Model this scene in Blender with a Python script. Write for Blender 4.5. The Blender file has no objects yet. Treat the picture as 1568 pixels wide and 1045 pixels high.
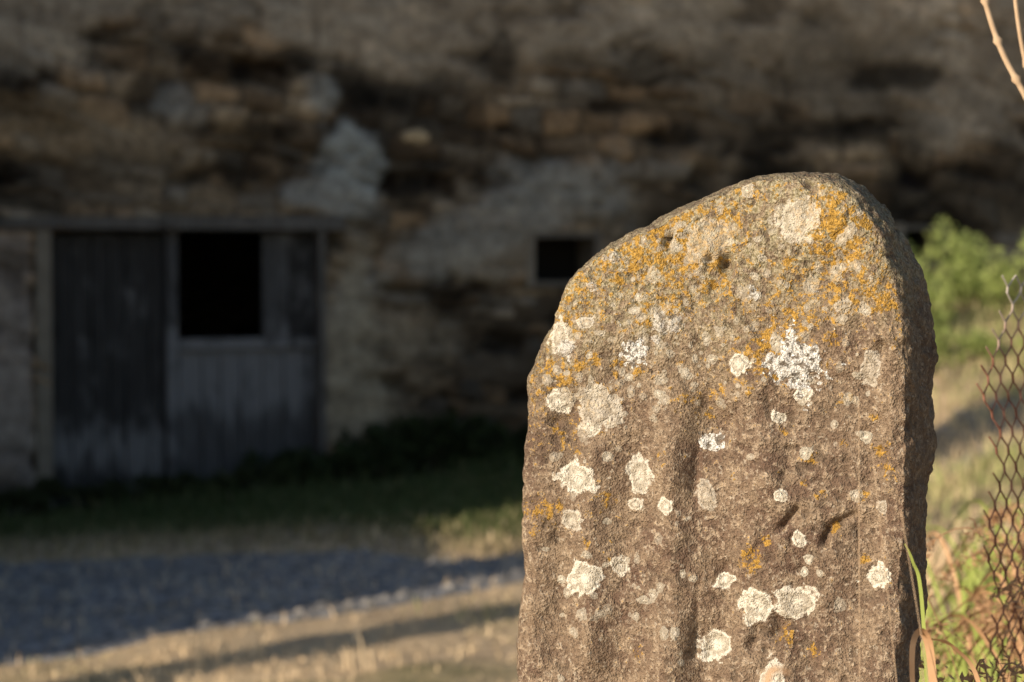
import bpy, math, random
import numpy as np
from mathutils import Vector, noise
random.seed(4); rng=np.random.default_rng(4)
R=math.radians
scene=bpy.context.scene

# ------------------------------------------------------------------ noise
def _h(ix,iy,iz,seed):
    n=(ix*374761393+iy*668265263+iz*2147483647+seed*974634777)&0xFFFFFFFF
    n=((n^(n>>13))*1274126177)&0xFFFFFFFF
    n=((n^(n>>16))*2246822519)&0xFFFFFFFF
    n=n^(n>>15)
    return (n&0xFFFFFF)/float(0xFFFFFF)*2-1
def vnoise(P,seed=0):
    i=np.floor(P).astype(np.int64); f=P-i; f=f*f*(3-2*f)
    r=0
    for dx in (0,1):
        wx=f[:,0] if dx else 1-f[:,0]
        for dy in (0,1):
            wy=f[:,1] if dy else 1-f[:,1]
            for dz in (0,1):
                wz=f[:,2] if dz else 1-f[:,2]
                r=r+wx*wy*wz*_h(i[:,0]+dx,i[:,1]+dy,i[:,2]+dz,seed)
    return r
def fbm(P,scale,octv=4,seed=0,rough=0.5):
    P=np.asarray(P,float)*scale; a=1;t=0;s=0
    for o in range(octv):
        t=t+a*vnoise(P+17.3*o,seed+o); s+=a; a*=rough; P=P*2.03
    return t/s
def sm(x,a,b):
    t=np.clip((x-a)/(b-a),0,1); return t*t*(3-2*t)
def P3(x,y,z=0):
    x=np.asarray(x,float); return np.stack([x,np.asarray(y,float)+0*x,np.asarray(z,float)+0*x],-1)

# ------------------------------------------------------------------ mesh helpers
def link(o,parent=None):
    scene.collection.objects.link(o)
    if parent: o.parent=parent
    return o
def empty(name,loc=(0,0,0),rz=0):
    e=bpy.data.objects.new(name,None); e.empty_display_size=.2; e.location=loc; e.rotation_euler=(0,0,rz)
    return link(e)
def np_mesh(name,verts,faces_flat,sizes,mat,parent=None,smooth=False):
    me=bpy.data.meshes.new(name)
    verts=np.asarray(verts,np.float32); me.vertices.add(len(verts)); me.vertices.foreach_set('co',verts.ravel())
    faces_flat=np.asarray(faces_flat,np.int32); sizes=np.asarray(sizes,np.int32)
    me.loops.add(len(faces_flat)); me.loops.foreach_set('vertex_index',faces_flat)
    me.polygons.add(len(sizes)); st=np.concatenate([[0],np.cumsum(sizes)[:-1]]).astype(np.int32)
    me.polygons.foreach_set('loop_start',st); me.polygons.foreach_set('loop_total',sizes)
    me.polygons.foreach_set('use_smooth',np.full(len(sizes),smooth))
    me.update(calc_edges=True); me.validate()
    if mat: me.materials.append(mat)
    return link(bpy.data.objects.new(name,me),parent)
def addcol(me,name,c):
    a=me.attributes.new(name,'FLOAT_COLOR','POINT'); c=np.asarray(c,np.float32)
    if c.shape[1]==3: c=np.concatenate([c,np.ones((len(c),1),np.float32)],1)
    a.data.foreach_set('color',c.ravel())
def addf(me,name,v):
    a=me.attributes.new(name,'FLOAT','POINT'); a.data.foreach_set('value',np.asarray(v,np.float32))
def box(name,x0,x1,y0,y1,z0,z1,mat,parent=None,bev=0.0,jit=0.0):
    v=[(x,y,z) for x in (x0,x1) for y in (y0,y1) for z in (z0,z1)]
    if jit: v=[(a+random.uniform(-jit,jit),b+random.uniform(-jit,jit)*.3,c+random.uniform(-jit,jit)) for a,b,c in v]
    f=[(0,1,3,2),(4,6,7,5),(0,4,5,1),(2,3,7,6),(0,2,6,4),(1,5,7,3)]
    me=bpy.data.meshes.new(name); me.from_pydata(v,[],f); me.materials.append(mat)
    o=link(bpy.data.objects.new(name,me),parent)
    if bev:
        m=o.modifiers.new('b','BEVEL'); m.width=bev; m.segments=2
    return o
def prism(name,pts,y0,y1,mat,parent=None):
    n=len(pts); v=[(p[0],y0,p[1]) for p in pts]+[(p[0],y1,p[1]) for p in pts]
    f=[tuple(range(n)),tuple(range(2*n-1,n-1,-1))]+[(i,i+n,(i+1)%n+n,(i+1)%n) for i in range(n)]
    me=bpy.data.meshes.new(name); me.from_pydata(v,[],f); me.materials.append(mat)
    return link(bpy.data.objects.new(name,me),parent)

# ------------------------------------------------------------------ node helpers
class M:
    def __init__(s,name,rough=.9,spec=.2):
        s.m=bpy.data.materials.new(name); s.m.use_nodes=True; s.t=s.m.node_tree; s.N=s.t.nodes
        s.b=s.N['Principled BSDF']; s.b.inputs['Roughness'].default_value=rough
        s.b.inputs['Specular IOR Level'].default_value=spec
        s.tc=s.N.new('ShaderNodeTexCoord').outputs['Object']
    def L(s,a,b): s.t.links.new(a,b)
    def setin(s,i,v):
        if hasattr(v,'is_output') or isinstance(v,bpy.types.NodeSocket): s.L(v,i)
        else:
            if isinstance(v,tuple) and len(v)==3 and i.type=='RGBA': v=v+(1,)
            i.default_value=v
    def noise(s,scale,det=4,rough=.55,vec=None,stretch=None,dist=0):
        n=s.N.new('ShaderNodeTexNoise'); n.inputs['Scale'].default_value=scale; n.inputs['Detail'].default_value=det
        n.inputs['Roughness'].default_value=rough; n.inputs['Distortion'].default_value=dist
        v=vec or s.tc
        if stretch:
            mp=s.N.new('ShaderNodeMapping'); mp.inputs['Scale'].default_value=stretch; s.L(v,mp.inputs['Vector']); v=mp.outputs[0]
        s.L(v,n.inputs['Vector']); return n.outputs['Fac']
    def vor(s,scale,feat='F1',out='Distance',rnd=1,stretch=None):
        n=s.N.new('ShaderNodeTexVoronoi'); n.feature=feat; n.inputs['Scale'].default_value=scale; n.inputs['Randomness'].default_value=rnd
        v=s.tc
        if stretch:
            mp=s.N.new('ShaderNodeMapping'); mp.inputs['Scale'].default_value=stretch; s.L(v,mp.inputs['Vector']); v=mp.outputs[0]
        s.L(v,n.inputs['Vector']); return n.outputs[out]
    def ramp(s,f,a,b,c0=0.0,c1=1.0):
        n=s.N.new('ShaderNodeMapRange'); n.interpolation_type='SMOOTHSTEP'
        s.setin(n.inputs[0],f)
        for i,v in ((1,a),(2,b),(3,c0),(4,c1)): n.inputs[i].default_value=v
        return n.outputs[0]
    def math(s,op,a,b=0.0,c=None):
        n=s.N.new('ShaderNodeMath'); n.operation=op; s.setin(n.inputs[0],a); s.setin(n.inputs[1],b)
        if c is not None: s.setin(n.inputs[2],c)
        return n.outputs[0]
    def mix(s,f,a,b,mode='MIX'):
        n=s.N.new('ShaderNodeMix'); n.data_type='RGBA'; n.blend_type=mode
        s.setin(n.inputs[0],f); s.setin(n.inputs[6],a); s.setin(n.inputs[7],b); return n.outputs[2]
    def attr(s,name,out='Fac'):
        n=s.N.new('ShaderNodeAttribute'); n.attribute_name=name; return n.outputs[out]
    def col(s,c): s.setin(s.b.inputs['Base Color'],c)
    def bump(s,h,dist,strength=1.0,prev=None):
        n=s.N.new('ShaderNodeBump'); n.inputs['Distance'].default_value=dist; n.inputs['Strength'].default_value=strength
        s.L(h,n.inputs['Height'])
        if prev: s.L(prev,n.inputs['Normal'])
        s.L(n.outputs[0],s.b.inputs['Normal']); return n.outputs[0]

# ------------------------------------------------------------------ materials
def mat_attr(name,rough=.8,trans=0.0):
    m=M(name,rough,.15); c=m.attr('col','Color'); m.col(c)
    if trans:
        tr=m.N.new('ShaderNodeBsdfTranslucent'); m.L(c,tr.inputs[0]); mx=m.N.new('ShaderNodeMixShader'); mx.inputs[0].default_value=trans
        m.L(m.b.outputs[0],mx.inputs[1]); m.L(tr.outputs[0],mx.inputs[2]); m.L(mx.outputs[0],m.N['Material Output'].inputs[0])
    return m.m
MAT_LEAF=mat_attr('foliage',.6,.4)
MAT_GRASS=mat_attr('grass_blades',.7,0)

m=M('weathered_wall'); c=m.attr('col','Color')
n2=m.noise(14,4,.65)
c=m.mix(.6,c,m.mix(m.ramp(n2,.3,.7),(.5,.48,.46),(1.45,1.42,1.38)),'MULTIPLY')
m.col(c); m.bump(n2,.03,.8); MAT_WALL=m.m

m=M('rubble_masonry')
cc=m.vor(4.5,'F1','Color',stretch=(1,1,1.8)); d=m.vor(4.5,'DISTANCE_TO_EDGE','Distance',stretch=(1,1,1.8))
sep=m.N.new('ShaderNodeSeparateColor'); m.L(cc,sep.inputs[0])
c=m.mix(sep.outputs[0],(.2,.15,.11),(.36,.30,.23)); c=m.mix(m.ramp(d,.01,.06),(.2,.17,.13),c)
c=m.mix(.6,c,m.mix(m.noise(12,5),(.4,.4,.4),(1.5,1.5,1.5)),'MULTIPLY')
m.col(c); m.bump(m.ramp(d,0,.1),.03); MAT_RUBBLE=m.m

m=M('slate_roof',.6,.3)
cc=m.vor(5,'F1','Color',stretch=(1,1,1)); sep=m.N.new('ShaderNodeSeparateColor'); m.L(cc,sep.inputs[0])
m.col(m.mix(sep.outputs[0],(.05,.055,.06),(.11,.11,.115))); m.bump(sep.outputs[0],.02); MAT_SLATE=m.m

def wood(name,a,b,pale,band=None):
    m=M(name,.85,.15)
    g=m.noise(9,5,.65,stretch=(6,6,.45)); g2=m.noise(2.6,4,.6,stretch=(1.8,1.8,.9))
    c=m.mix(m.ramp(g,.3,.7),a,b)
    f=m.ramp(g2,.56,.76,0,.7)
    if band:
        sx=m.N.new('ShaderNodeSeparateXYZ'); m.L(m.tc,sx.inputs[0])
        zz_=m.math('ADD',sx.outputs[2],m.math('MULTIPLY',m.math('SUBTRACT',m.noise(3,4,.65,stretch=(3,3,.6)),.5),.9))
        bn_=m.math('MULTIPLY',m.ramp(zz_,band[0],band[0]+.25),m.ramp(zz_,band[1]-.2,band[1],1,0))
        f=m.math('MAXIMUM',f,m.math('MULTIPLY',bn_,.8))
    c=m.mix(f,c,pale)
    c=m.mix(m.ramp(m.noise(3.5,4,.6,stretch=(2,2,.8)),.46,.28,0,.7),c,(.03,.028,.026))
    m.col(c); m.bump(g,.008); return m.m
MAT_WOOD=wood('grey_boards',(.034,.031,.030),(.07,.066,.065),(.25,.24,.24),(-.95,-.45))
MAT_WOOD2=wood('grey_boards_pale',(.07,.066,.066),(.125,.12,.122),(.27,.26,.265),(-.55,.3))
MAT_BEAM=wood('old_beam',(.10,.09,.08),(.20,.18,.165),(.24,.22,.2))
m=M('dark_stuff'); m.col((.02,.017,.014)); MAT_DARK=m.m

# ground
m=M('ground_soil')
g=m.attr('green'); dr=m.attr('dry')
n1=m.noise(1.3,5,.6); n2=m.noise(9,6,.65); n3=m.noise(60,4,.6)
soil=m.mix(m.ramp(n2,.3,.7),(.33,.24,.16),(.64,.51,.36))
straw=m.mix(m.ramp(n3,.35,.65),(.45,.33,.19),(.80,.63,.42))
grn=m.mix(m.ramp(n3,.3,.7),(.06,.08,.025),(.16,.18,.065))
c=m.mix(m.ramp(m.math('ADD',dr,m.math('MULTIPLY',n2,.5)),.4,.9),soil,straw)
c=m.mix(m.ramp(m.math('ADD',g,m.math('MULTIPLY',n1,.8)),.7,1.1),c,grn)
m.col(c); m.bump(n2,.06,.8,m.bump(n3,.01)); MAT_GROUND=m.m
m=M('gravel_road')
n1=m.noise(2.0,5,.6); v=m.vor(30,'F1','Color'); d=m.vor(30,'F1','Distance'); sep=m.N.new('ShaderNodeSeparateColor'); m.L(v,sep.inputs[0])
c=m.mix(m.ramp(sep.outputs[0],.2,.95),(.13,.135,.145),(.42,.42,.43)); c=m.mix(m.ramp(n1,.42,.75,0,.65),c,(.27,.235,.19))
c=m.mix(.8,c,m.mix(m.noise(5,5,.7),(.35,.35,.35),(1.5,1.5,1.5)),'MULTIPLY')
m.col(c); m.bump(d,.015,1); MAT_ROAD=m.m
m=M('pebble'); m.col(m.mix(m.noise(20,3),(.12,.12,.12),(.45,.42,.38))); MAT_PEB=m.m

# ------------------------------------------------------------------ terrain
def H(x,y):
    x=np.asarray(x,float); y=np.asarray(y,float)
    b=np.interp(y,[-30,2.6,3.4,5,7.5,10,12,24,60,200],[.4,0,-.03,-.32,-.72,-1.0,-1.02,-1.02,-.8,2])
    b=b+.08*(np.clip(x,-9,7)+2)*sm(y,7,13)
    b=b+sm(x,2.0,3.1)*np.interp(y,[13,15.2,16.4,18.2,19.5],[0,.25,.46,1.0,1.05])
    b=b+.10*sm(x,.45,1.2)*(1-sm(y,6,10))
    P=P3(x,y)
    b=b+.05*fbm(P,.5,3,11)*sm(y,2,7)+.024*fbm(P,2.6,3,12)
    return b
def road_edges(x):
    lo=np.interp(x,[-60,-6,-3,-1,0,3,7,60],[9.3,9.3,10.75,12.05,12.8,15.0,17.0,22])
    hi=np.interp(x,[-60,-6,-3,-1,-.3,0,3,7,60],[15.2,15.2,15.2,14.5,13.7,13.6,16.2,18.4,26])
    return lo,hi
def axis(lo,hi,step,ext,n):
    core=np.arange(lo,hi+1e-6,step); t=(np.linspace(0,1,n+1)[1:])**2.2*ext
    return np.concatenate([(lo-t)[::-1],core,hi+t])
xs=axis(-6.5,7.5,.08,150,26); ys=axis(1.5,22.5,.08,160,26)
X,Y=np.meshgrid(xs,ys); Z=H(X.ravel(),Y.ravel())
def grid_faces(nx,ny):
    i=np.arange((nx)*(ny)).reshape(ny,nx)
    return np.stack([i[:-1,:-1],i[:-1,1:],i[1:,1:],i[1:,:-1]],-1).reshape(-1,4)
V=np.stack([X.ravel(),Y.ravel(),Z],-1); F=grid_faces(len(xs),len(ys))
ground=np_mesh('ground',V,F.ravel(),np.full(len(F),4),MAT_GROUND,smooth=True)
lo,hi=road_edges(X.ravel()); yy=Y.ravel(); xx=X.ravel()
def greenness(x,y):
    lo,hi=road_edges(x)
    nz=fbm(P3(x,y),.7,3,31)
    g=sm(y,hi+.3,hi+2.0)*(1-sm(x,1.6,2.4)*.8)+.35*nz
    g=g+.3*(y<lo)*(nz>.25)
    g=g+.25*sm(x,.6,1.2)*(1-sm(y,5,12))
    return np.clip(g,0,1)
addf(ground.data,'green',greenness(xx,yy))
addf(ground.data,'dry',np.clip(.55+.5*fbm(P3(xx,yy),1.1,3,33)-.3*sm(yy,hi,hi+1),0,1))

rx=np.concatenate([np.linspace(-60,-6.5,40)[:-1],np.arange(-6.5,8,.08),np.linspace(8,60,40)[1:]])
lo,hi=road_edges(rx); lo=lo+.2*fbm(P3(rx,0),1.4,4,41); hi=hi+.25*fbm(P3(rx,9),1.1,4,42); hi=np.maximum(hi,lo+.35)
nt=44; T=np.linspace(0,1,nt); RX=np.repeat(rx[None],nt,0); RY=lo[None]+(hi-lo)[None]*T[:,None]
off=.012-.03*((T<.001)|(T>.999))[:,None]+0*RX
RZ=H(RX.ravel(),RY.ravel())+off.ravel()
F=grid_faces(len(rx),nt); np_mesh('gravel_road',np.stack([RX.ravel(),RY.ravel(),RZ],-1),F.ravel(),np.full(len(F),4),MAT_ROAD,smooth=True)

base=np.array([(-.5,-.1,0),(-.1,-.45,0),(.45,-.25,0),(.5,.2,0),(0,.45,0),(-.4,.3,0),(-.2,-.1,.35),(.2,-.1,.38),(.05,.2,.33)])
bf=[(0,1,6),(1,7,6),(1,2,7),(2,3,7),(3,8,7),(3,4,8),(4,5,8),(5,6,8),(5,0,6),(6,7,8)]
pv=[];pf=[]
n=4000; px=rng.uniform(-4.5,5,n); lo,hi=road_edges(px); py=lo+.1+(hi-lo-.1)*rng.random(n); ph=H(px,py)
for i in range(n):
    s=.018+.08*rng.random()**4; a=rng.random()*6.28; ca,sa=math.cos(a),math.sin(a)
    b=base*s; q=np.stack([b[:,0]*ca-b[:,1]*sa+px[i],b[:,0]*sa+b[:,1]*ca+py[i],b[:,2]+ph[i]+.008],-1)
    k=len(pv)*9; pv.append(q); pf+= [tuple(k+j for j in f) for f in bf]
pv=np.concatenate(pv); np_mesh('road_pebbles',pv,np.array(pf).ravel(),np.full(len(pf),3),MAT_PEB,smooth=False)

# ------------------------------------------------------------------ grass
def blades(name,x,y,h,w,lean,colA,colB,cmix,parent=None,z=None):
    n=len(x); z=H(x,y)-.01 if z is None else z
    az=rng.random(n)*2*np.pi; la=rng.random(n)*2*np.pi
    wx=np.cos(az)*w/2; wy=np.sin(az)*w/2; L=lean*h*rng.random(n)
    lx=np.cos(la)*L; ly=np.sin(la)*L
    hz=np.sqrt(np.maximum(h*h-L*L,(.2*h)**2))
    V=np.empty((n,5,3))
    V[:,0]=np.stack([x-wx,y-wy,z],-1); V[:,1]=np.stack([x+wx,y+wy,z],-1)
    V[:,2]=np.stack([x+wx*.8+lx*.35,y+wy*.8+ly*.35,z+hz*.6],-1); V[:,3]=np.stack([x-wx*.8+lx*.35,y-wy*.8+ly*.35,z+hz*.6],-1)
    V[:,4]=np.stack([x+lx,y+ly,z+hz],-1)
    b=(np.arange(n)*5)[:,None]
    F=np.concatenate([b+np.array([0,1,2,3]),b+np.array([3,2,4])],1).ravel()
    o=np_mesh(name,V.reshape(-1,3),F,np.tile([4,3],n),MAT_GRASS,parent)
    c=np.array(colA)[None]*(1-cmix[:,None])+np.array(colB)[None]*cmix[:,None]
    c=c*(.7+.6*rng.random((n,1))); addcol(o.data,'col',np.repeat(c,5,0)); return o
STRAW=(.80,.63,.41); GREEN=(.20,.25,.07); DGREEN=(.075,.10,.036)
def scatter(n,x0,x1,y0,y1,keep):
    x=rng.uniform(x0,x1,n); y=rng.uniform(y0,y1,n); k=keep(x,y)>rng.random(n); return x[k],y[k]
def kp(x,y):
    lo,hi=road_edges(x); return (y>hi-.1)*(y<19.45+.36*x)*(.25+.75*sm(y,hi,hi+1.2))*(.55+.9*fbm(P3(x,y),1.2,3,51))
x,y=scatter(80000,-5.2,6.2,13.5,21.5,kp); g=np.clip(greenness(x,y)+.3*rng.standard_normal(len(x)),0,1)
lo,hi=road_edges(x); hh=(.03+.08*rng.random(len(x)))*(1+1.2*sm(y,17.7+.36*x,19.3+.36*x))
blades('grass_verge',x,y,hh,.013+0*x,.7,(.50,.39,.24),DGREEN,np.clip(.35+.8*g,0,1))
def kp(x,y):
    lo,hi=road_edges(x); nz=fbm(P3(x,y),1.3,4,52); return (y<lo+.12)*np.clip(.28+1.4*nz,.03,1)
x,y=scatter(54000,-4,4.5,6.5,15.5,kp); nz=fbm(P3(x,y),.9,3,53)
tuft=sm(fbm(P3(x,y),1.7,2,54),.12,.45)
blades('dry_grass',x,y,.02+.03*rng.random(len(x))+.19*tuft*rng.random(len(x)),.010+0*x,.8,STRAW,GREEN,np.clip(.12+1.7*(nz-.08),0,1)*(.4+.6*rng.random(len(x))))
x,y=scatter(2500,-4,4,10.5,16,lambda x,y:.8+0*x); blades('straw_litter',x,y,.05+.05*rng.random(len(x)),.009+0*x,1.0,STRAW,STRAW,0*x)
def kp(x,y): return (.5+.8*fbm(P3(x,y),1.1,3,55))*(x>.15*y)
x,y=scatter(60000,.8,5.5,4.5,19.5,kp); g=fbm(P3(x,y),.9,3,56)
blades('bank_grass',x,y,(.05+.14*rng.random(len(x))),.011+0*x,.8,STRAW,(.28,.34,.11),np.clip(.3+2.2*g,0,1)*rng.random(len(x))**.4)

def leaves(name,centers,radii,n,size,c0,c1,parent=None):
    centers=np.array(centers,float); radii=np.array(radii,float)
    w=np.prod(radii,1)**(2/3); k=rng.choice(len(centers),n,p=w/w.sum())
    d=rng.standard_normal((n,3)); d/=np.linalg.norm(d,axis=1)[:,None]
    rr=rng.random(n)**.35
    nz=1+.35*fbm(d*1.0+k[:,None]*3.1,2.2,2,61)
    p=centers[k]+d*radii[k]*(rr*nz)[:,None]
    a=rng.standard_normal((n,3)); a/=np.linalg.norm(a,axis=1)[:,None]
    b=np.cross(a,rng.standard_normal((n,3))); b/=np.linalg.norm(b,axis=1)[:,None]
    s=size*(.5+rng.random((n,1)))
    V=np.stack([p-a*s,p+b*s*.35,p+a*s,p-b*s*.35],1).reshape(-1,3)
    F=(np.arange(n)[:,None]*4+np.arange(4)).ravel()
    o=np_mesh(name,V,F,np.full(n,4),MAT_LEAF,parent)
    t=rng.random((n,1))*.6+.4*(rr[:,None]); c=np.array(c0)*(1-t)+np.array(c1)*t
    addcol(o.data,'col',np.repeat(c,4,0)); return o
def tube_curve(name,splines,mat,parent=None,res=3):
    cu=bpy.data.curves.new(name,'CURVE'); cu.dimensions='3D'; cu.bevel_depth=1.0; cu.bevel_resolution=res; cu.use_fill_caps=True
    for pts in splines:
        s=cu.splines.new('POLY'); s.points.add(len(pts)-1)
        for p,q in zip(s.points,pts): p.co=(q[0],q[1],q[2],1); p.radius=q[3]
    cu.materials.append(mat); return link(bpy.data.objects.new(name,cu),parent)
MAT_BARK=wood('bark',(.05,.04,.03),(.12,.095,.07),(.13,.11,.08))

def bushy(name,items,n,size,c0,c1):
    e=empty(name)
    cs=[];rs=[];st=[]
    for (x,y,z0,h,r) in items:
        for j in range(5):
            ox,oy=random.gauss(0,r*.5),random.gauss(0,r*.5); hz=z0+h*random.uniform(.35,.8)
            cs.append((x+ox,y+oy,hz)); rs.append((r*.5,r*.5,h*.28))
            st.append([(x,y,z0-.05,.012),(x+ox*.6,y+oy*.6,(z0+hz)/2,.009),(x+ox,y+oy,hz,.004)])
    leaves('leaves',cs,rs,n,size,c0,c1,e); tube_curve('stems',st,MAT_BARK,e,1); return e
def h1(x,y): return float(H(np.array([x]),np.array([y]))[0])
it=[]
for i in range(14):
    x=2.75+.27*i+random.uniform(-.1,.1); y=17.9+.1*i+random.uniform(-.3,.3); it.append((x,y,h1(x,y)-.05,.52+.12*random.random()+.16*max(0,1-i/4),.3))
for i in range(11):
    x=2.8+.27*i+random.uniform(-.1,.1); y=17.1+random.uniform(-.2,.3); it.append((x,y,h1(x,y)-.05,.26+.12*random.random(),.24))
bushy('green_bush',it,14000,.03,(.28,.36,.11),(.58,.66,.25))
it=[]
for i in range(16):
    x=-1.75+.155*i; y=19.5+.36*x-.42+random.uniform(-.15,.1); hh=.25+.28*math.exp(-((x+.6)/.6)**2)
    it.append((x,y,h1(x,y),hh,.22))
bushy('wall_foot_weeds',it,5000,.045,(.03,.042,.018),(.07,.092,.036))
it=[]
for i in range(10):
    x=-4.4+.3*i; y=19.5+.36*x-.4+random.uniform(-.1,.1); it.append((x,y,h1(x,y),.15+.12*random.random(),.2))
bushy('doorstep_weeds',it,3000,.04,(.035,.045,.018),(.08,.09,.04))

# ------------------------------------------------------------------ farmhouse
phi=math.atan(.36); fh=empty('stone_farmhouse',(0,19.5,0),phi)
st=.03; s0,s1,z0,z1=-6.0,9.51,-1.8,5.4
ss=np.arange(s0,s1,st); zz=np.arange(z0,z1+.001,st); S,ZZ=np.meshgrid(ss,zz); s=S.ravel(); z=ZZ.ravel()
P=P3(s,z)
tilt=.10*s+.25*fbm(P,.35,2,70)
zw=z+tilt+.09*fbm(P,1.3,3,71)+.055*fbm(P,4,3,72); sw=s+.12*fbm(P,2.4,4,73)
Q=np.stack([s,zw,0*s],-1)
rows=np.cumsum(rng.uniform(.07,.22,110))-3.2; ri=np.clip(np.searchsorted(rows,zw),1,len(rows)-1)
dz=np.minimum(zw-rows[ri-1],rows[ri]-zw)
ds=np.zeros_like(s); sid=np.zeros(len(s),int)
for r in np.unique(ri):
    k=ri==r; e=np.cumsum(rng.uniform(.12,.5,130))-7-rng.random()
    j=np.clip(np.searchsorted(e,sw[k]),1,len(e)-1); ds[k]=np.minimum(sw[k]-e[j-1],e[j]-sw[k]); sid[k]=r*140+j
edge=np.minimum(dz,ds)+.012*fbm(P,9,3,69); stone=sm(edge,.002,.035)
rnd=rng.random((20000,4)); q=rnd[sid]
pal=np.array([(.25,.18,.12),(.34,.265,.185),(.16,.12,.085),(.40,.34,.27),(.32,.22,.135),(.25,.23,.205)])
ci=(q[:,0]*len(pal)).astype(int); col=pal[ci]*(.6+.7*q[:,1:2])
col=col*.82+.18*np.array((.28,.22,.155))
mortar=np.array((.14,.11,.08))
col=mortar+(col-mortar)*stone[:,None]
hgt=stone*(.01+.05*q[:,2])
hole=sm(q[:,3],.88,.96)*stone; hgt=hgt-.10*hole; col=col*(1-.8*hole[:,None])
A=np.array([.42,1,1])
stain=fbm(Q*A,1.5,5,74,.6); col=col*np.clip(1+.9*stain[:,None],.3,1.7)
sm2=fbm(Q*A,4.2,4,78,.65); dkk=sm(sm2,.14,.40)*.68; lt=sm(-sm2,.2,.45)*.45
def warp(seed): return fbm(P,2.2,5,seed,.62)
def blob(cs,cz,rs,rz,ang=0,seed=80,n=1.3,soft=.35):
    c,sn=math.cos(ang),math.sin(ang); u=(s-cs)*c+(z-cz)*sn; v=-(s-cs)*sn+(z-cz)*c
    d=np.sqrt((u/rs)**2+(v/rz)**2)+n*warp(seed); return 1-sm(d,1-soft,1+soft)
def lay(mask,c,hh=.035,tex=.5):
    global col,hgt
    mask=mask*(1-tex*dkk); m_=mask[:,None]; col=col*(1-m_)+np.array(c)*m_; hgt=hgt*(1-mask)+hh*mask
up=sm(z+.7*fbm(P,.9,5,75,.6)+.13*s*.6,1.7,2.6)
ren=np.clip(up*(.5+1.7*fbm(Q*A,1.8,5,76,.6)+.5*sm(s,0,2.5)),0,1); ren=sm(ren,.2,.65)*.75
lay(ren,(.375,.33,.275),.04)
rb=sm(fbm(Q*A,1.6,5,77,.6)+.25*sm(s,.8,2)*sm(z,.6,1.4),.08,.35)*.55
lay(rb,(.27,.228,.18),.035)
col=col*(1-dkk[:,None]*(1-.35*ren[:,None])); hgt=hgt-.03*dkk
col=col*(1+lt[:,None])
def dark(a,k):
    global col,hgt
    m_=blob(*a); col=col*(1-k*m_[:,None]); hgt=hgt-.03*m_
dark((-.85,1.7,1.0,.45,-.2,81),.74); dark((1.9,1.15,1.7,.4,0,82),.55); dark((4.0,1.25,2.6,.5,.05,83),.68)
dark((-3.0,1.45,2.2,.16,0.03,84),.35); dark((-4.4,2.0,.9,.3,-.2,85),.6); dark((-2.6,2.3,.9,.18,-.1,99),.45); dark((2.2,2.1,1.5,.35,-.1,100),.35)
dark((-.2,-.1,.9,.7,0,66),.45); dark((4.0,2.3,1.6,.4,-.1,63),.3); dark((.6,1.9,.9,.3,-.2,62),.3)
for i,a in enumerate([(-1.85,2.3,.25,.1),(-2.95,2.05,.13,.13),(-4.0,2.15,.35,.09),(-.1,2.3,.11,.16),(-2.5,1.32,.22,.08),(-1.05,2.05,.45,.09),(1.6,1.75,.35,.08),(2.9,1.8,.35,.08),(-3.4,2.45,.4,.08),(-4.5,1.45,.35,.08),(.9,2.0,.25,.06),(3.6,2.3,.35,.08),(-2.2,1.75,.3,.06),(-3.6,1.75,.3,.06),(2.3,1.45,.4,.07)]):
    dark(a+(0,140+i,2.0,.5),.75)
lay(blob(-.83,1.73,.12,.05,0,87,.5,.2),(.52,.41,.27),.05,0)
lay(blob(-1.30,1.5,.36,.22,-.5,88,1.7,.3)*.85,(.37,.40,.41),.05,.9)
lay(blob(-1.55,1.22,.3,.1,-.1,68,1.4,.3)*.7,(.35,.365,.37),.05,.9)
lay(blob(-1.55,2.02,.13,.13,-.5,89,1.8,.5)*.65,(.33,.345,.345),.05)
lay(blob(-2.75,1.95,.12,.1,0,90,1.6,.5)*.55,(.33,.33,.32),.05)
lay(blob(-.1,1.08,1.05,.22,.5,91,1.6,.4)*.62,(.32,.32,.31),.045,.8)
lay(blob(.6,1.3,.45,.2,-.3,92,1.6,.4)*.6,(.31,.31,.30),.045,.8)
lay(blob(.1,.75,.65,.14,0,93,1.5,.4)*.45,(.34,.31,.265),.045)
lay(blob(-1.35,.15,.2,1.0,0,94,1.4,.4)*.7,(.36,.32,.25),.045)
lay(blob(-.95,.15,.4,.38,0.3,95,1.6,.5)*.5,(.36,.305,.23),.04)
lay(blob(-1.1,-.55,.35,.28,0,96,1.6,.5)*.5,(.33,.285,.21),.04)
lay((s<-3.86)*(z<.98)*.8*(.8+.6*fbm(P,1.5,3,67)),(.31,.275,.265),.045)
lay(blob(-4.6,2.5,1.0,.35,-.1,97)*.6,(.40,.36,.31),.04)
lay(blob(-3.4,2.8,1.6,.3,0,98)*.6,(.40,.36,.31),.04)
lay(blob(-3.3,1.75,.9,.2,-.1,65,1.3,.5)*.45,(.38,.285,.18),.04)
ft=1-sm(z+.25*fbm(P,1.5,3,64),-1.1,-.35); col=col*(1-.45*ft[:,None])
col=col*(1-.35*np.exp(-((s+1.63)/.035)**2)*sm(z,1.9,2.3))[:,None]
ops=[(-3.72,-1.59,-1.26,.99),(.18,.72,.57,.93),(3.54,3.93,.72,.99)]
F=grid_faces(len(ss),len(zz)); fc=np.stack([s[F].mean(1),z[F].mean(1)],-1); keep=np.ones(len(F),bool)
for a,b,c_,d_ in ops: keep&=~((fc[:,0]>a)&(fc[:,0]<b)&(fc[:,1]>c_)&(fc[:,1]<d_))
F=F[keep]
fw=np_mesh('front_wall',np.stack([s,-hgt,z],-1),F.ravel(),np.full(len(F),4),MAT_WALL,fh,smooth=True)
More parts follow.
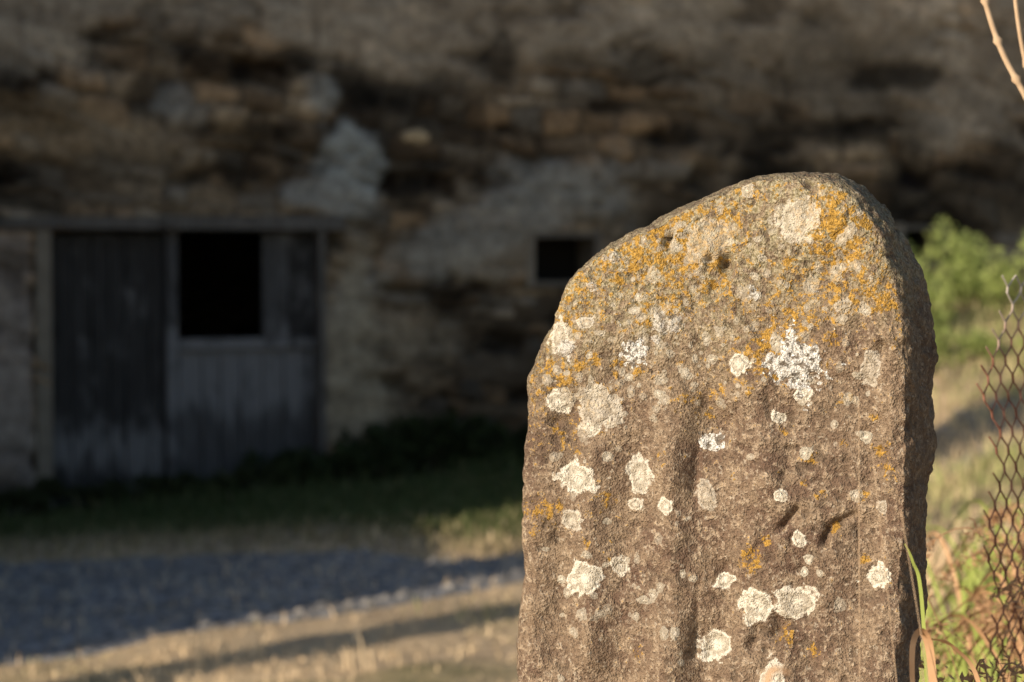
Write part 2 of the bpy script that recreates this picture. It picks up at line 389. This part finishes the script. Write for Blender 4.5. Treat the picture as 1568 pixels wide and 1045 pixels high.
addcol(fw.data,'col',np.clip(col*np.array((1.20,1.15,1.08)),.008,.75))
box('wall_left',s0,s0+.5,.02,7,-1.8,5.4,MAT_RUBBLE,fh); box('wall_right',s1-.5,s1-.03,.02,7,-1.8,5.4,MAT_RUBBLE,fh)
box('wall_back',s0+.5,s1-.5,6.5,7,-1.8,5.4,MAT_RUBBLE,fh)
box('floor',s0+.5,s1-.5,.3,6.5,-1.25,-1.15,MAT_DARK,fh); box('upper_floor',s0+.5,s1-.5,.06,6.5,1.6,1.75,MAT_DARK,fh)
me=bpy.data.meshes.new('roof'); v=[(s0-.3,-.25,5.35),(s1+.3,-.25,5.35),(s1+.3,3.5,8.2),(s0-.3,3.5,8.2),(s0-.3,7.25,5.35),(s1+.3,7.25,5.35)]
v+= [(a,b,c+.12) for a,b,c in v]
me.from_pydata(v,[],[(0,1,2,3),(3,2,5,4),(6,9,8,7),(9,10,11,8),(0,6,7,1),(4,5,11,10),(0,3,9,6),(3,4,10,9),(1,7,8,2),(2,8,11,5)]); me.materials.append(MAT_SLATE)
link(bpy.data.objects.new('roof',me),fh)
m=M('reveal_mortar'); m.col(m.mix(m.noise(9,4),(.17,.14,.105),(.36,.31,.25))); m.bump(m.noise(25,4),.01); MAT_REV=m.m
m=M('dark_mortar'); m.col(m.mix(m.noise(9,4),(.10,.085,.07),(.22,.185,.15))); MAT_REV2=m.m  # darker tone of the reveal mortar
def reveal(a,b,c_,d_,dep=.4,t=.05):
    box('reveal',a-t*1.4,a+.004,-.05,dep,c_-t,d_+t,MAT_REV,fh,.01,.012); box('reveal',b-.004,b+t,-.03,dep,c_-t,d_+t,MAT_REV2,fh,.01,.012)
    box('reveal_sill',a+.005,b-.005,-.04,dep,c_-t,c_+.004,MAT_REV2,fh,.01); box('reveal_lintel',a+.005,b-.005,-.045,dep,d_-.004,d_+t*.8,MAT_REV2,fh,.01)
reveal(*ops[1]); reveal(*ops[2])
for o_ in (ops[1],ops[2]): box('dark_panel',o_[0]-.2,o_[1]+.2,.42,.46,o_[2]-.2,o_[3]+.2,MAT_DARK,fh)  # near-black panel behind each window, its colour standing in for unlit room depth
box('lintel_beam',-4.6,-1.42,-.07,.25,.99,1.10,MAT_BEAM,fh,.012,.02)
box('jamb_left',-3.82,-3.70,-.05,.25,-1.25,.985,MAT_REV,fh,.01)
box('jamb_right',-1.62,-1.56,-.05,.25,-1.25,.985,MAT_BEAM,fh,.01)
xb=-3.695
while xb<-2.84:
    w=random.uniform(.12,.19); w=min(w,-2.81-xb)
    box('door_board',xb+.004,xb+w-.004,.10+random.uniform(0,.012),.135,-1.15,.97+random.uniform(-.02,0),MAT_WOOD,fh,.004); xb+=w
box('door_post',-2.805,-2.715,.05,.2,-1.25,.985,MAT_WOOD2,fh,.01)
xb=-2.71
while xb<-1.66:
    w=random.uniform(.14,.2); w=min(w,-1.625-xb)
    box('half_door_board',xb+.004,xb+w-.004,.08+random.uniform(0,.012),.12,-1.12+random.uniform(0,.05),.13,MAT_WOOD2,fh,.004); xb+=w
box('half_door_rail',-2.71,-1.63,.045,.078,.06,.15,MAT_WOOD2,fh,.006)
box('shutter_board',-2.04,-1.83,.09,.125,.155,.97,MAT_WOOD2,fh,.004); box('shutter_board',-1.825,-1.63,.095,.125,.155,.975,MAT_WOOD,fh,.004)
box('doorstep',-3.9,-1.4,-.35,.25,-1.4,-1.17,MAT_REV2,fh,.02,.02)

# ------------------------------------------------------------------ unseen barn, wall and cypresses, added left of the view to cast shadows
bn=empty('shade_barn',(-6,11.6,0))  # added out of view so its shadow covers the farmhouse front
prism('walls',[(-7,-2),(0,-2),(0,8.6),(-3.5,10.8),(-7,8.6)],0,5.0,MAT_RUBBLE,bn)
me=bpy.data.meshes.new('roof'); v=[(.5,-.2,8.35),(.5,5.2,8.35),(-3.5,5.2,10.95),(-3.5,-.2,10.95),(-7.5,-.2,8.35),(-7.5,5.2,8.35)]; v+=[(a,b,c+.15) for a,b,c in v]
me.from_pydata(v,[],[(0,1,2,3),(3,2,5,4),(6,9,8,7),(9,10,11,8),(0,6,7,1),(4,5,11,10),(0,3,9,6),(3,4,10,9),(1,7,8,2),(2,8,11,5)]); me.materials.append(MAT_SLATE)
link(bpy.data.objects.new('roof',me),bn)
box('shade_barn_door',.005,.06,1.2,3.6,-1.6,1.6,MAT_WOOD,bn,.01); box('door_lintel',.005,.09,1.0,3.8,1.61,1.85,MAT_BEAM,bn,.01)
box('window',.005,.04,2.0,2.7,4.0,4.9,MAT_DARK,bn); box('window_sill',.005,.08,1.9,2.8,3.85,3.99,MAT_REV,bn,.01)
yw=empty('shade_wall'); box('masonry',-6.35,-6.0,8.6,11.59,-1.9,1.24,MAT_RUBBLE,yw,.02)  # added out of view, height set by where the sunlit patch begins
yy_=8.58
while yy_<11.5:
    w=random.uniform(.35,.6); w=min(w,11.585-yy_); box('coping',-6.4,-5.95,yy_,yy_+w-.01,1.243,1.32+random.uniform(0,.05),MAT_REV,yw,.015); yy_+=w
def shade_tree(name,x,y,h,r):  # tree added out of view to lay a shadow strip across the ground
    e=empty(name,(0,0,0)); g=h1(x,y)
    tube_curve('trunk',[[(x,y,g-.1,.1),(x,y,g+h*.5,.06),(x,y,g+h*.95,.015)]],MAT_BARK,e)
    cs=[];rs=[]
    for i in range(28):
        t=(i+.5)/28; rr=r*(min(1,t*6+.4))*(1-max(0,(t-.55)/.45)**1.5*.85); cs.append((x+random.gauss(0,.04),y+random.gauss(0,.04),g+.1+t*h)); rs.append((rr,rr,h/18))
    leaves('foliage',cs,rs,int(9000*h/6),.07,(.02,.035,.012),(.05,.08,.025),e)
shade_tree('shade_cypress',-6.0,9.0,7.2,.38)
shade_tree('shade_cypress.001',-6.0,7.38,3.5,.24)

# ------------------------------------------------------------------ standing stone
th=R(22); c_,s_=math.cos(th),math.sin(th); XC,YC=.2356,2.85; PIT=R(2.66)
def f2(u,v):     # image pixel projected onto the front face -> (along, up) metres
    k=(u-784)/3702; a=(k*YC-XC)/(c_+k*s_); yy=YC-a*s_
    return a,1-yy*math.tan(PIT+math.atan((v-522.5)/3702))
outl=[(785,1500),(785,1045),(787,900),(789,750),(796,640),(802,570),(810,540),(832,498),(846,452),(872,408),(928,372),(1000,328),(1060,299),(1120,270),(1170,264),(1235,266),(1285,280),(1318,309),(1345,349),(1366,400),(1384,470),(1397,540),(1402,650),(1396,750),(1393,850),(1392,950),(1384,1045),(1384,1500)]
pts=np.array([f2(*p) for p in outl])
def chaikin(p,n=2):
    for _ in range(n):
        q=[p[0]]
        for a,b in zip(p[:-1],p[1:]): q+= [a*.75+b*.25,a*.25+b*.75]
        q.append(p[-1]); p=np.array(q)
    return p
pts=chaikin(pts); n=len(pts)
tan=np.roll(pts,-1,0)-np.roll(pts,1,0); tan[0]=pts[1]-pts[0]; tan[-1]=pts[-1]-pts[-2]
tan/=np.linalg.norm(tan,axis=1)[:,None]; nin=np.stack([tan[:,1],-tan[:,0]],-1)
nin[0]=(1,0); nin[-1]=(-1,0)
T=.185
loops=[(.026,0.0),(.008,.008),(.002,.02),(0,.035),(-.001,.08),(0,T-.06),(.012,T-.02),(.04,T)]
vv=[];ff=[]
for ins,b in loops:
    q=pts+nin*ins
    for a in q: vv.append((a[0],b,a[1]))
for l in range(len(loops)-1):
    for i in range(n):
        j=(i+1)%n; ff.append((l*n+i,l*n+j,(l+1)*n+j,(l+1)*n+i))
ff.append(tuple(range(n))[::-1]); ff.append(tuple((len(loops)-1)*n+i for i in range(n)))
me=bpy.data.meshes.new('tmp'); me.from_pydata(vv,[],ff)
tmp=bpy.data.objects.new('tmp',me); link(tmp)
m_=tmp.modifiers.new('r','REMESH'); m_.mode='VOXEL'; m_.voxel_size=.0021; m_.use_smooth_shade=True
m2=tmp.modifiers.new('s','SMOOTH'); m2.factor=.6; m2.iterations=6
dg=bpy.context.evaluated_depsgraph_get(); me2=bpy.data.meshes.new_from_object(tmp.evaluated_get(dg)); bpy.data.objects.remove(tmp)
me2.name='standing_stone'
N=len(me2.vertices); co=np.empty(N*3,np.float32); me2.vertices.foreach_get('co',co); co=co.reshape(-1,3).astype(float)
no=np.empty(N*3,np.float32); me2.vertex_normals.foreach_get('vector',no); no=no.reshape(-1,3).astype(float)
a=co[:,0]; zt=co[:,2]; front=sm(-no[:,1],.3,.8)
rough_mask=.55+.65*sm(zt,.62,.9)
d=.012*fbm(co,5,3,101)+.008*fbm(co,15,4,102,.55)+.0038*rough_mask*fbm(co,45,4,103,.65)
side=sm(no[:,0],.4,.8); d=d+side*.009*fbm(co,22,4,104,.65)
d=d+.0018*fbm(co*np.array([.25,1,1]),80,3,105)*sm(fbm(co,8,2,108),-.1,.3)
def poly_d(ptsuv):
    p=np.array([f2(*q) for q in ptsuv]); best=np.full(N,9.); sgn=np.zeros(N)
    for i in range(len(p)-1):
        A,B=p[i],p[i+1]; ab=B-A; L=(ab**2).sum(); t=np.clip(((a-A[0])*ab[0]+(zt-A[1])*ab[1])/L,0,1)
        dx=a-(A[0]+t*ab[0]); dy=zt-(A[1]+t*ab[1]); dd=np.hypot(dx,dy); k=dd<best; best[k]=dd[k]; sgn[k]=np.sign(dx[k])
    return best,sgn
wob=.007*fbm(co,25,4,106)
amp=1+.9*fbm(co,14,2,109)
def groove(p,w,dep):
    global d
    b,sg=poly_d(p); b=b+wob*min(1,w/.01); d=d-dep*amp*np.exp(-(b/w)**2)*front
groove([(1082,540),(1078,690),(1088,800),(1085,900),(1078,1100)],.026,.013)
groove([(1120,800),(1112,900),(1100,1000)],.018,.007)
groove([(965,560),(965,700),(950,860),(945,1100)],.026,.011)
groove([(870,640),(862,800),(850,1000)],.018,.006)
groove([(1325,480),(1330,700),(1310,1000)],.026,.009)
groove([(1215,860),(1235,1000),(1240,1100)],.02,.005)
for p,w,dp in [([(1062,690),(1058,760)],.004,.005),([(1066,900),(1060,1010)],.004,.004),([(1220,780),(1198,808)],.0055,.010),([(1198,808),(1165,835),(1150,850)],.005,.006),([(1110,868),(1098,885)],.005,.005),
    ([(1305,790),(1284,800),(1268,812),(1262,835)],.005,.008),([(1345,505),(1362,545)],.006,.006),([(1372,520),(1385,540)],.005,.008),([(1185,975),(1205,955)],.006,.008),([(1160,965),(1150,990)],.006,.006),
    ([(1130,470),(1165,520)],.006,.005),([(1020,350),(1018,378)],.005,.006),([(1075,620),(1110,650)],.01,.004),([(1320,590),(1345,640)],.012,.005),([(1255,415),(1300,395)],.012,.005),([(1210,690),(1200,740)],.006,.004)]:
    groove(p,w,dp)
def ridge(p,w,h):
    global d
    b,_=poly_d(p); d=d+h*amp*np.exp(-((b+wob)/w)**2)*front
ridge([(1032,600),(1030,760),(1034,900),(1026,1100)],.018,.009)
ridge([(1165,600),(1170,760)],.02,.006)
ridge([(1150,520),(1170,700),(1200,760)],.02,.005); ridge([(908,700),(905,1000)],.02,.006)
for (u,v,r,dep) in [(1105,408,.009,.024),(1085,400,.007,.009),(1020,362,.006,.011),(848,648,.007,.009),(1092,445,.006,.007),(1000,840,.004,.004),(1190,955,.008,.01),(1350,535,.008,.012),(1290,395,.006,.007),(1240,280,.006,.006),(1060,470,.007,.005),(1180,445,.006,.004),(940,470,.006,.004)]:
    A=f2(u,v); q=np.hypot(a-A[0],zt-A[1])*(1+.5*fbm(co,60,2,110)); d=d-dep*np.exp(-(q/r)**2)*front
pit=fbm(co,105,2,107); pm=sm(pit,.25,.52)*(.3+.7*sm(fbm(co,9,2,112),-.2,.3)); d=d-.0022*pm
spotsA=[(855,617,23,1),(912,602,16,.9),(918,625,28,.65),(908,658,16,1),(938,650,8,.8),(886,732,24,1),(975,730,26,.85),(968,775,13,.8),(1021,776,13,1),(1078,760,18,.5),(875,800,15,.65),(856,889,10,1),(878,890,16,1),(898,886,20,1),(946,868,14,.85),(1103,892,15,1),(1160,930,23,1),(1148,948,12,.9),(1220,925,30,.85),(1090,992,27,1),(1190,1040,22,.8),(1344,886,16,1),(1196,759,13,1),(1223,829,12,1),(1237,859,6,1),(1231,877,8,1),(1191,640,13,1),(1132,557,14,1),(1187,526,11,.9),(1227,604,14,1),(1323,670,10,.9),(1332,565,20,.55),(1218,335,28,.65),(1192,320,10,.6),(1232,315,10,.6),(1085,365,26,.4),(855,513,27,.8),(900,495,13,.7),(1230,695,9,.9),(1037,970,9,.8),(1157,452,7,.9),(1165,395,8,.8),(1045,880,6,.8),(930,700,7,.8),(1275,650,7,.7),(1140,290,12,.6),(1310,760,8,.7),(1000,640,7,.6),(1060,590,6,.7),(1255,880,5,.8),(1296,612,9,.6),(1150,700,6,.6),(920,940,8,.6),(1010,900,6,.6),(1285,930,9,.5),(1350,780,12,.5),(1290,470,12,.45),(1240,440,10,.5),(1000,420,12,.45)]
spotsB=[(972,541,19,1),(1215,556,36,1),(1238,548,16,1),(1198,572,14,1),(1080,680,16,1),(868,533,14,.6),(1019,498,20,.5),(1150,452,8,.7),(1180,548,8,.9),(1005,520,9,.6),(940,395,9,.5),(905,440,10,.5)]
def field(spots,wn,seed,aniso=.25,f1=70,f2_=190):
    best=np.full(N,3.0); op=np.zeros(N); rg=np.zeros(N)
    nn=1+wn*fbm(co,f1,3,seed)+.7*wn*fbm(co,f2_,2,seed+5)
    for i,(u,v,r,o) in enumerate(spots):
        A=f2(u,v); rr=r*.00077; q=np.hypot((a-A[0])*(1+aniso*math.sin(i*2.3)),(zt-A[1])*(1+aniso*math.cos(i*1.7)))
        q=q/rr*nn+(1-front)*2; k=q<best; best[k]=q[k]; op[k]=o; rg[k]=1.0 if r>11 else .2
    return best,op,rg
rs=np.random.default_rng(9); extra=[]
for i in range(330):
    t=rs.random(); u=rs.uniform(815,1340) if t<.5 else rs.uniform(830,1080); v=rs.uniform(290,620) if t<.82 else rs.uniform(560,1040)
    extra.append((u,v,3+6.5*rs.random()**2,rs.uniform(.35,.85)))
fa,oa,ra=field(spotsA+extra,.48,111); fb,ob,_=field(spotsB,.7,121,.1)
d=d+.0022*(1-sm(fb,.6,1.0))*(1+1.6*fbm(co,260,2,131))+.0006*(1-sm(fa,.8,1.05))
co2=co+no*d[:,None]
me2.vertices.foreach_set('co',co2.astype(np.float32).ravel()); me2.update()
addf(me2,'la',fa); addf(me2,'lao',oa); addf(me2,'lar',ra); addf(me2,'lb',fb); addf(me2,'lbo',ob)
upm=sm(zt+.12*fbm(co,7,3,132)-.28*np.maximum(a-.02,0)-.12*a,.74,.95)
org=.66*sm(zt+.1*fbm(co,6,2,135),.74,.95)*(.55+.9*fbm(co,12,4,133))+.34*sm(zt,.48,.85)*sm(fbm(co,14,3,134),-.15,.35)+.26+.12*fbm(co,18,3,136)
for (u,v,r) in [(850,655,8),(832,782,24),(855,775,12),(820,815,12),(800,780,14),(1105,435,14),(1110,340,28),(1140,320,14),(1250,360,20),(1240,705,12),(1350,690,16),(1360,720,18),(1150,856,24),(1172,830,12),(1275,812,12),(960,372,38),(1010,345,24),(920,400,20),(890,430,14),(975,565,16),(1275,520,14),(1247,1000,12),(1200,975,18),(985,495,14),(1165,300,12),(1260,330,12),(1290,300,18),(1205,400,10),(910,545,16),(1240,470,12),(930,765,12),(1015,700,11),(880,690,10),(945,560,12),(890,560,14),(1080,640,8),(1255,760,9),(1340,640,10),(975,1000,10),(1320,860,10),(1150,600,8),(1300,610,10),(1040,555,9),(1200,660,8),(1230,740,8),(1320,760,10),(1100,600,7),(900,830,8),(1290,680,8)]:
    A=f2(u,v); rr=r*.00077; q=np.hypot(a-A[0],zt-A[1])/rr; org=np.maximum(org,1.0*np.exp(-q**2*.5))
org=org*np.maximum(front,.3)
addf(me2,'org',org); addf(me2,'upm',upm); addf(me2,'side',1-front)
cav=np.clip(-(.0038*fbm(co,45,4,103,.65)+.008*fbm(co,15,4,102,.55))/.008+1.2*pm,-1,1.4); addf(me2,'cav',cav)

m=M('lichened_sandstone',.92,.12)
n1=m.noise(7,4,.6); n2=m.noise(38,4,.65); n3=m.noise(300,3,.6); n4=m.noise(120,4,.65); sp=m.vor(420,'F1','Distance')
c=m.mix(m.ramp(n1,.38,.62),(.17,.112,.082),(.25,.182,.127))
c=m.mix(m.ramp(n2,.42,.64,0,.85),c,(.33,.25,.175))
c=m.mix(m.ramp(n4,.5,.64,0,.7),c,(.54,.44,.33))
c=m.mix(m.ramp(n3,.37,.5,.65,0),c,(.09,.066,.05))
c=m.mix(m.math('MULTIPLY',m.attr('upm'),m.ramp(m.noise(85,4,.7),.38,.6,.15,.85)),c,m.mix(m.ramp(n3,.4,.6),(.25,.22,.125),(.54,.49,.34)))
c=m.mix(m.ramp(m.noise(150,3,.6),.6,.7,0,.55),c,(.60,.54,.44))
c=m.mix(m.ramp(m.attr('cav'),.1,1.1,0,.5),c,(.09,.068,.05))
of=m.math('ADD',m.attr('org'),m.math('MULTIPLY',m.math('SUBTRACT',m.noise(120,5,.75),.5),4.0))
c=m.mix(m.ramp(of,.80,1.02,0,.9),c,m.mix(m.ramp(n3,.35,.65),(.27,.155,.03),(.60,.35,.06)))
q=m.math('ADD',m.attr('la'),m.math('MULTIPLY',m.math('SUBTRACT',m.noise(260,4,.7),.5),.8))
body=m.ramp(q,.88,1.03,1,0); ring=m.math('MULTIPLY',m.ramp(m.math('ABSOLUTE',m.math('SUBTRACT',q,.80)),.05,.25,.9,0),m.attr('lar')); core=m.ramp(q,.15,.55,.8,0)
pale=m.mix(m.math('MAXIMUM',ring,core),(.46,.42,.34),(.84,.80,.70))
pale=m.mix(m.ramp(m.noise(150,4,.7),.52,.66,0,.65),pale,(.33,.28,.21))
c=m.mix(m.math('MULTIPLY',body,m.attr('lao')),c,pale)
q=m.math('ADD',m.attr('lb'),m.math('MULTIPLY',m.math('SUBTRACT',m.noise(190,3,.6),.5),1.8))
body=m.ramp(q,.88,.97,1,0)
wh=m.mix(m.ramp(sp,.3,.7),(.9,.9,.88),(.5,.49,.46))
wh=m.mix(m.ramp(m.noise(130,2,.5),.40,.48,.9,0),wh,(.17,.14,.11))
c=m.mix(m.math('MULTIPLY',body,m.attr('lbo')),c,wh)
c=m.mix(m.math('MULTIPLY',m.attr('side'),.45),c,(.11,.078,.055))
m.col(c)
b1=m.bump(n2,.008,.8); b2=m.bump(n4,.0046,.9,b1); m.bump(m.math('ADD',n3,m.math('MULTIPLY',sp,-.6)),.0024,.9,b2)
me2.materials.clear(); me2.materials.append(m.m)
me2.polygons.foreach_set('use_smooth',np.ones(len(me2.polygons),bool))
stone_o=link(bpy.data.objects.new('standing_stone',me2)); stone_o.location=(XC,YC,0); stone_o.rotation_euler=(0,0,-th)

# ------------------------------------------------------------------ near plants, chicken wire
m=M('rusty_wire',.7,.3); sx=m.N.new('ShaderNodeSeparateXYZ'); m.L(m.tc,sx.inputs[0])
m.col(m.mix(m.ramp(m.math('ADD',sx.outputs[2],m.math('MULTIPLY',m.noise(12,3),.3)),.95,1.08),m.mix(m.ramp(m.noise(40,3),.4,.6),(.20,.075,.045),(.38,.19,.13)),(.50,.46,.41))); MAT_WIRE=m.m
fe=empty('chicken_wire_fence')
fd=np.array((.80,.60)); fd/=np.linalg.norm(fd); f0=np.array((.685,3.5))
def wp(t,z,r=.0013):
    p=f0+fd*t; w=.015*math.sin(t*7+z*5)+.01*math.sin(z*13); return (p[0]+w*.6,p[1]-w*.6,z,r)
cw,ch=.028,.026; spl=[]
for r in range(0,36):
    zc=.0+r*ch
    for k_ in range(0,32):
        t0=k_*cw+(cw/2 if r%2 else 0)
        edge_t=.012*math.sin(zc*9)+.012*math.sin(zc*31)+.015+max(0,(zc-.80))*.25
        if t0<edge_t: continue
        zl=zc; jx=random.uniform(-.003,.003)
        spl.append([wp(t0,zl-ch*.18,.0019),wp(t0,zl+ch*.18,.0019)])
        spl.append([wp(t0,zl+ch*.18),wp(t0+cw/2,zl+ch*.82)]); spl.append([wp(t0,zl+ch*.18),wp(t0-cw/2,zl+ch*.82)])
tube_curve('wire_mesh',spl,MAT_WIRE,fe,1)
px,py=(f0+fd*.9)
tube_curve('fence_post',[[(px,py,-.3,.045),(px+.01,py,.5,.043),(px+.02,py,.98,.04)]],MAT_BARK,fe)

m=M('dry_stem',.8,.15); m.col(m.mix(m.noise(30,3),(.40,.27,.17),(.72,.56,.39))); MAT_STEM=m.m
m=M('brown_stem',.8,.15); m.col(m.mix(m.noise(30,3),(.28,.15,.09),(.56,.38,.23))); MAT_BST=m.m
ds_=empty('dry_stalks')
def stalk(pts,r0,r1,n=14,knots=True):
    P_=[Vector(p) for p in pts]; out=[]
    seg=len(P_)-1
    for i in range(n*seg+1):
        t=i/n; k=min(int(t),seg-1); f=t-k
        p0=P_[max(k-1,0)];p1=P_[k];p2=P_[k+1];p3=P_[min(k+2,seg)]
        p=.5*((2*p1)+(-p0+p2)*f+(2*p0-5*p1+4*p2-p3)*f*f+(-p0+3*p1-3*p2+p3)*f**3)
        r=r0+(r1-r0)*i/(n*seg)
        if knots and i%9==4: r*=1.7
        out.append((p.x,p.y,p.z,r))
    return out
tube_curve('stems',[
 stalk([(.93,3.4,-.02),(.92,3.4,.5),(.83,3.4,.95),(.735,3.4,1.155),(.685,3.4,1.25),(.655,3.4,1.34),(.62,3.4,1.46)],.005,.0036),
 stalk([(.95,3.4,-.02),(.89,3.4,.6),(.765,3.4,1.10),(.715,3.4,1.25),(.69,3.4,1.45)],.0042,.0028)],MAT_STEM,ds_)
dp=empty('dead_dock_plant')
def ribbon(pts,w0,w1):
    n=len(pts); v=[];f=[]
    for i,p in enumerate(pts):
        t=i/(n-1); w=(w0*math.sin(math.pi*min(1,t*.85+.12))+w1)
        p=Vector(p); q=Vector(pts[min(i+1,n-1)])-Vector(pts[max(i-1,0)]); sd=q.cross(Vector((.2,1,.1))).normalized()*w
        sd=(sd+Vector((0,w*.8,0)))
        v+= [tuple(p-sd),tuple(p+sd)]
        if i: k=2*i; f.append((k-2,k-1,k+1,k))
    return v,f
def ribbons(name,lst,mat,parent):
    V=[];F=[]
    for v,f in lst:
        k=len(V); V+=v; F+=[tuple(k+j for j in q) for q in f]
    me=bpy.data.meshes.new(name); me.from_pydata(V,[],F); me.materials.append(mat)
    for p in me.polygons: p.use_smooth=True
    return link(bpy.data.objects.new(name,me),parent)
def cr(pts,n=8): return [p[:3] for p in stalk(pts,1,1,n,False)]
def rnd_plant(x,y,n,hmin,hmax,spread,droop=.86,sx=.04):
    out=[]
    for i in range(n):
        a_=random.random()*6.28; h=random.uniform(hmin,hmax); L=random.uniform(.3,1)*spread
        bx,by=x+random.gauss(0,sx),y+random.gauss(0,sx); z_=h1(bx,by)-.01
        out.append(cr([(bx,by,z_),(bx+L*.3*math.cos(a_),by+L*.3*math.sin(a_),z_+h*.6),(bx+L*.7*math.cos(a_),by+L*.7*math.sin(a_),z_+h),(bx+L*1.1*math.cos(a_),by+L*1.1*math.sin(a_),z_+h*(droop+random.uniform(-.1,.1)))],6))
    return out
m=M('dead_leaf',.7,.2); m.col(m.mix(m.noise(35,3),(.34,.17,.08),(.68,.47,.29))); MAT_DEAD=m.m
m=M('green_blade',.6,.2); m.col(m.mix(m.noise(20,3),(.18,.25,.05),(.40,.46,.14))); MAT_GB=m.m
lst=[ribbon(cr([(.472,2.58,0),(.462,2.58,.35),(.448,2.56,.53),(.436,2.55,.572),(.424,2.54,.56),(.424,2.53,.51),(.436,2.52,.49)],8),.003,.0011)]
lst+=[ribbon(cr([(.56,2.6,0),(.535,2.6,.3),(.505,2.58,.50),(.47,2.55,.555),(.44,2.52,.57)],8),.0014,.0009)]
lst+=[ribbon(p,.0022,.001) for p in rnd_plant(.95,4.0,50,.3,.52,.3)]
lst+=[ribbon(p,.003,.001) for p in rnd_plant(1.2,5.0,80,.35,.62,.35,.86,.1)]
ribbons('dead_leaves',lst,MAT_DEAD,dp)
stm=[];cs=[];rs_=[]
for (x,y,n,h0,h1_,sp0) in [(.68,3.05,10,.36,.46,.16),(.78,3.3,18,.38,.52,.22),(.9,3.7,24,.38,.58,.3),(1.0,4.2,30,.35,.62,.3)]:
    for p in rnd_plant(x,y,n,h0,h1_,sp0,.95,.07):
        stm.append([(q[0],q[1],q[2],.0012) for q in p])
        for q in p[7:]:
            if random.random()<.5: cs.append(q); rs_.append((.02,.02,.016))
tube_curve('dead_stems',stm,MAT_BST,dp,1)
leaves('shrivelled_leaves',cs,rs_,len(cs)*12,.007,(.34,.18,.09),(.70,.47,.28),dp)
gp=empty('grass_tuft')
lst=[ribbon(p,.0022,.0008) for p in rnd_plant(.86,4.2,40,.25,.45,.2)]+[ribbon(p,.003,.001) for p in rnd_plant(1.3,5.4,150,.35,.68,.3,.86,.14)]+[ribbon(p,.0035,.001) for p in rnd_plant(1.5,6.6,150,.35,.7,.35,.86,.2)]
lst+=[ribbon(cr([(.47,2.6,0),(.455,2.6,.4),(.44,2.58,.60),(.428,2.57,.645),(.418,2.56,.665)],8),.0013,.0005)]
ribbons('blades',lst,MAT_GB,gp)
sp_=empty('seed_grass')
lst=[]
for (bx,ti,tz,yy_) in [(.17,.183,.675,1.75),(.20,.205,.64,1.7),(.245,.232,.655,1.8),(.06,.075,.62,1.7)]:
    z_=h1(bx,yy_); lst.append(ribbon(cr([(bx,yy_,z_),(bx+(ti-bx)*.3,yy_,z_+.35),(ti,yy_+.01,tz-.03),(ti+.02,yy_+.01,tz)],7),.0012,.0009))
ribbons('blades',lst,MAT_DEAD,sp_)
hd=[]
for (bx,ti,tz,yy_) in [(.40,.352,.78,2.35),(.43,.372,.73,2.3),(.36,.345,.83,2.4)]:
    hd.append(stalk([(bx,yy_,-.02),(bx-.01,yy_,.4),(ti,yy_,tz)],.0006,.0004,8,False))
tube_curve('stalks',hd,MAT_STEM,sp_,1)

# ------------------------------------------------------------------ light
EL=R(18); sd=Vector((-.8*math.cos(EL),-.6*math.cos(EL),math.sin(EL)))
l=bpy.data.lights.new('sun','SUN'); l.energy=5; l.angle=R(.55); l.color=(1,.84,.65)
so=link(bpy.data.objects.new('sun',l)); so.rotation_euler=sd.to_track_quat('Z','Y').to_euler()
w=bpy.data.worlds.new('World'); scene.world=w; w.use_nodes=True; nt_=w.node_tree
sk=nt_.nodes.new('ShaderNodeTexSky'); sk.sky_type='NISHITA'; sk.sun_disc=False; sk.sun_elevation=EL; sk.sun_rotation=math.atan2(sd.x,sd.y)
nt_.links.new(sk.outputs[0],nt_.nodes['Background'].inputs[0]); nt_.nodes['Background'].inputs[1].default_value=.11
cam=bpy.data.cameras.new('camera'); cam.lens=85; cam.sensor_width=36; cam.clip_end=1000; cam.clip_start=.05
cam.dof.use_dof=True; cam.dof.focus_distance=2.83; cam.dof.aperture_fstop=5.6
co_=link(bpy.data.objects.new('camera',cam)); co_.location=(0,0,1); co_.rotation_euler=(R(90)-PIT,0,0)
scene.camera=co_
scene.view_settings.view_transform='Standard'; scene.view_settings.look='None'; scene.view_settings.exposure=0
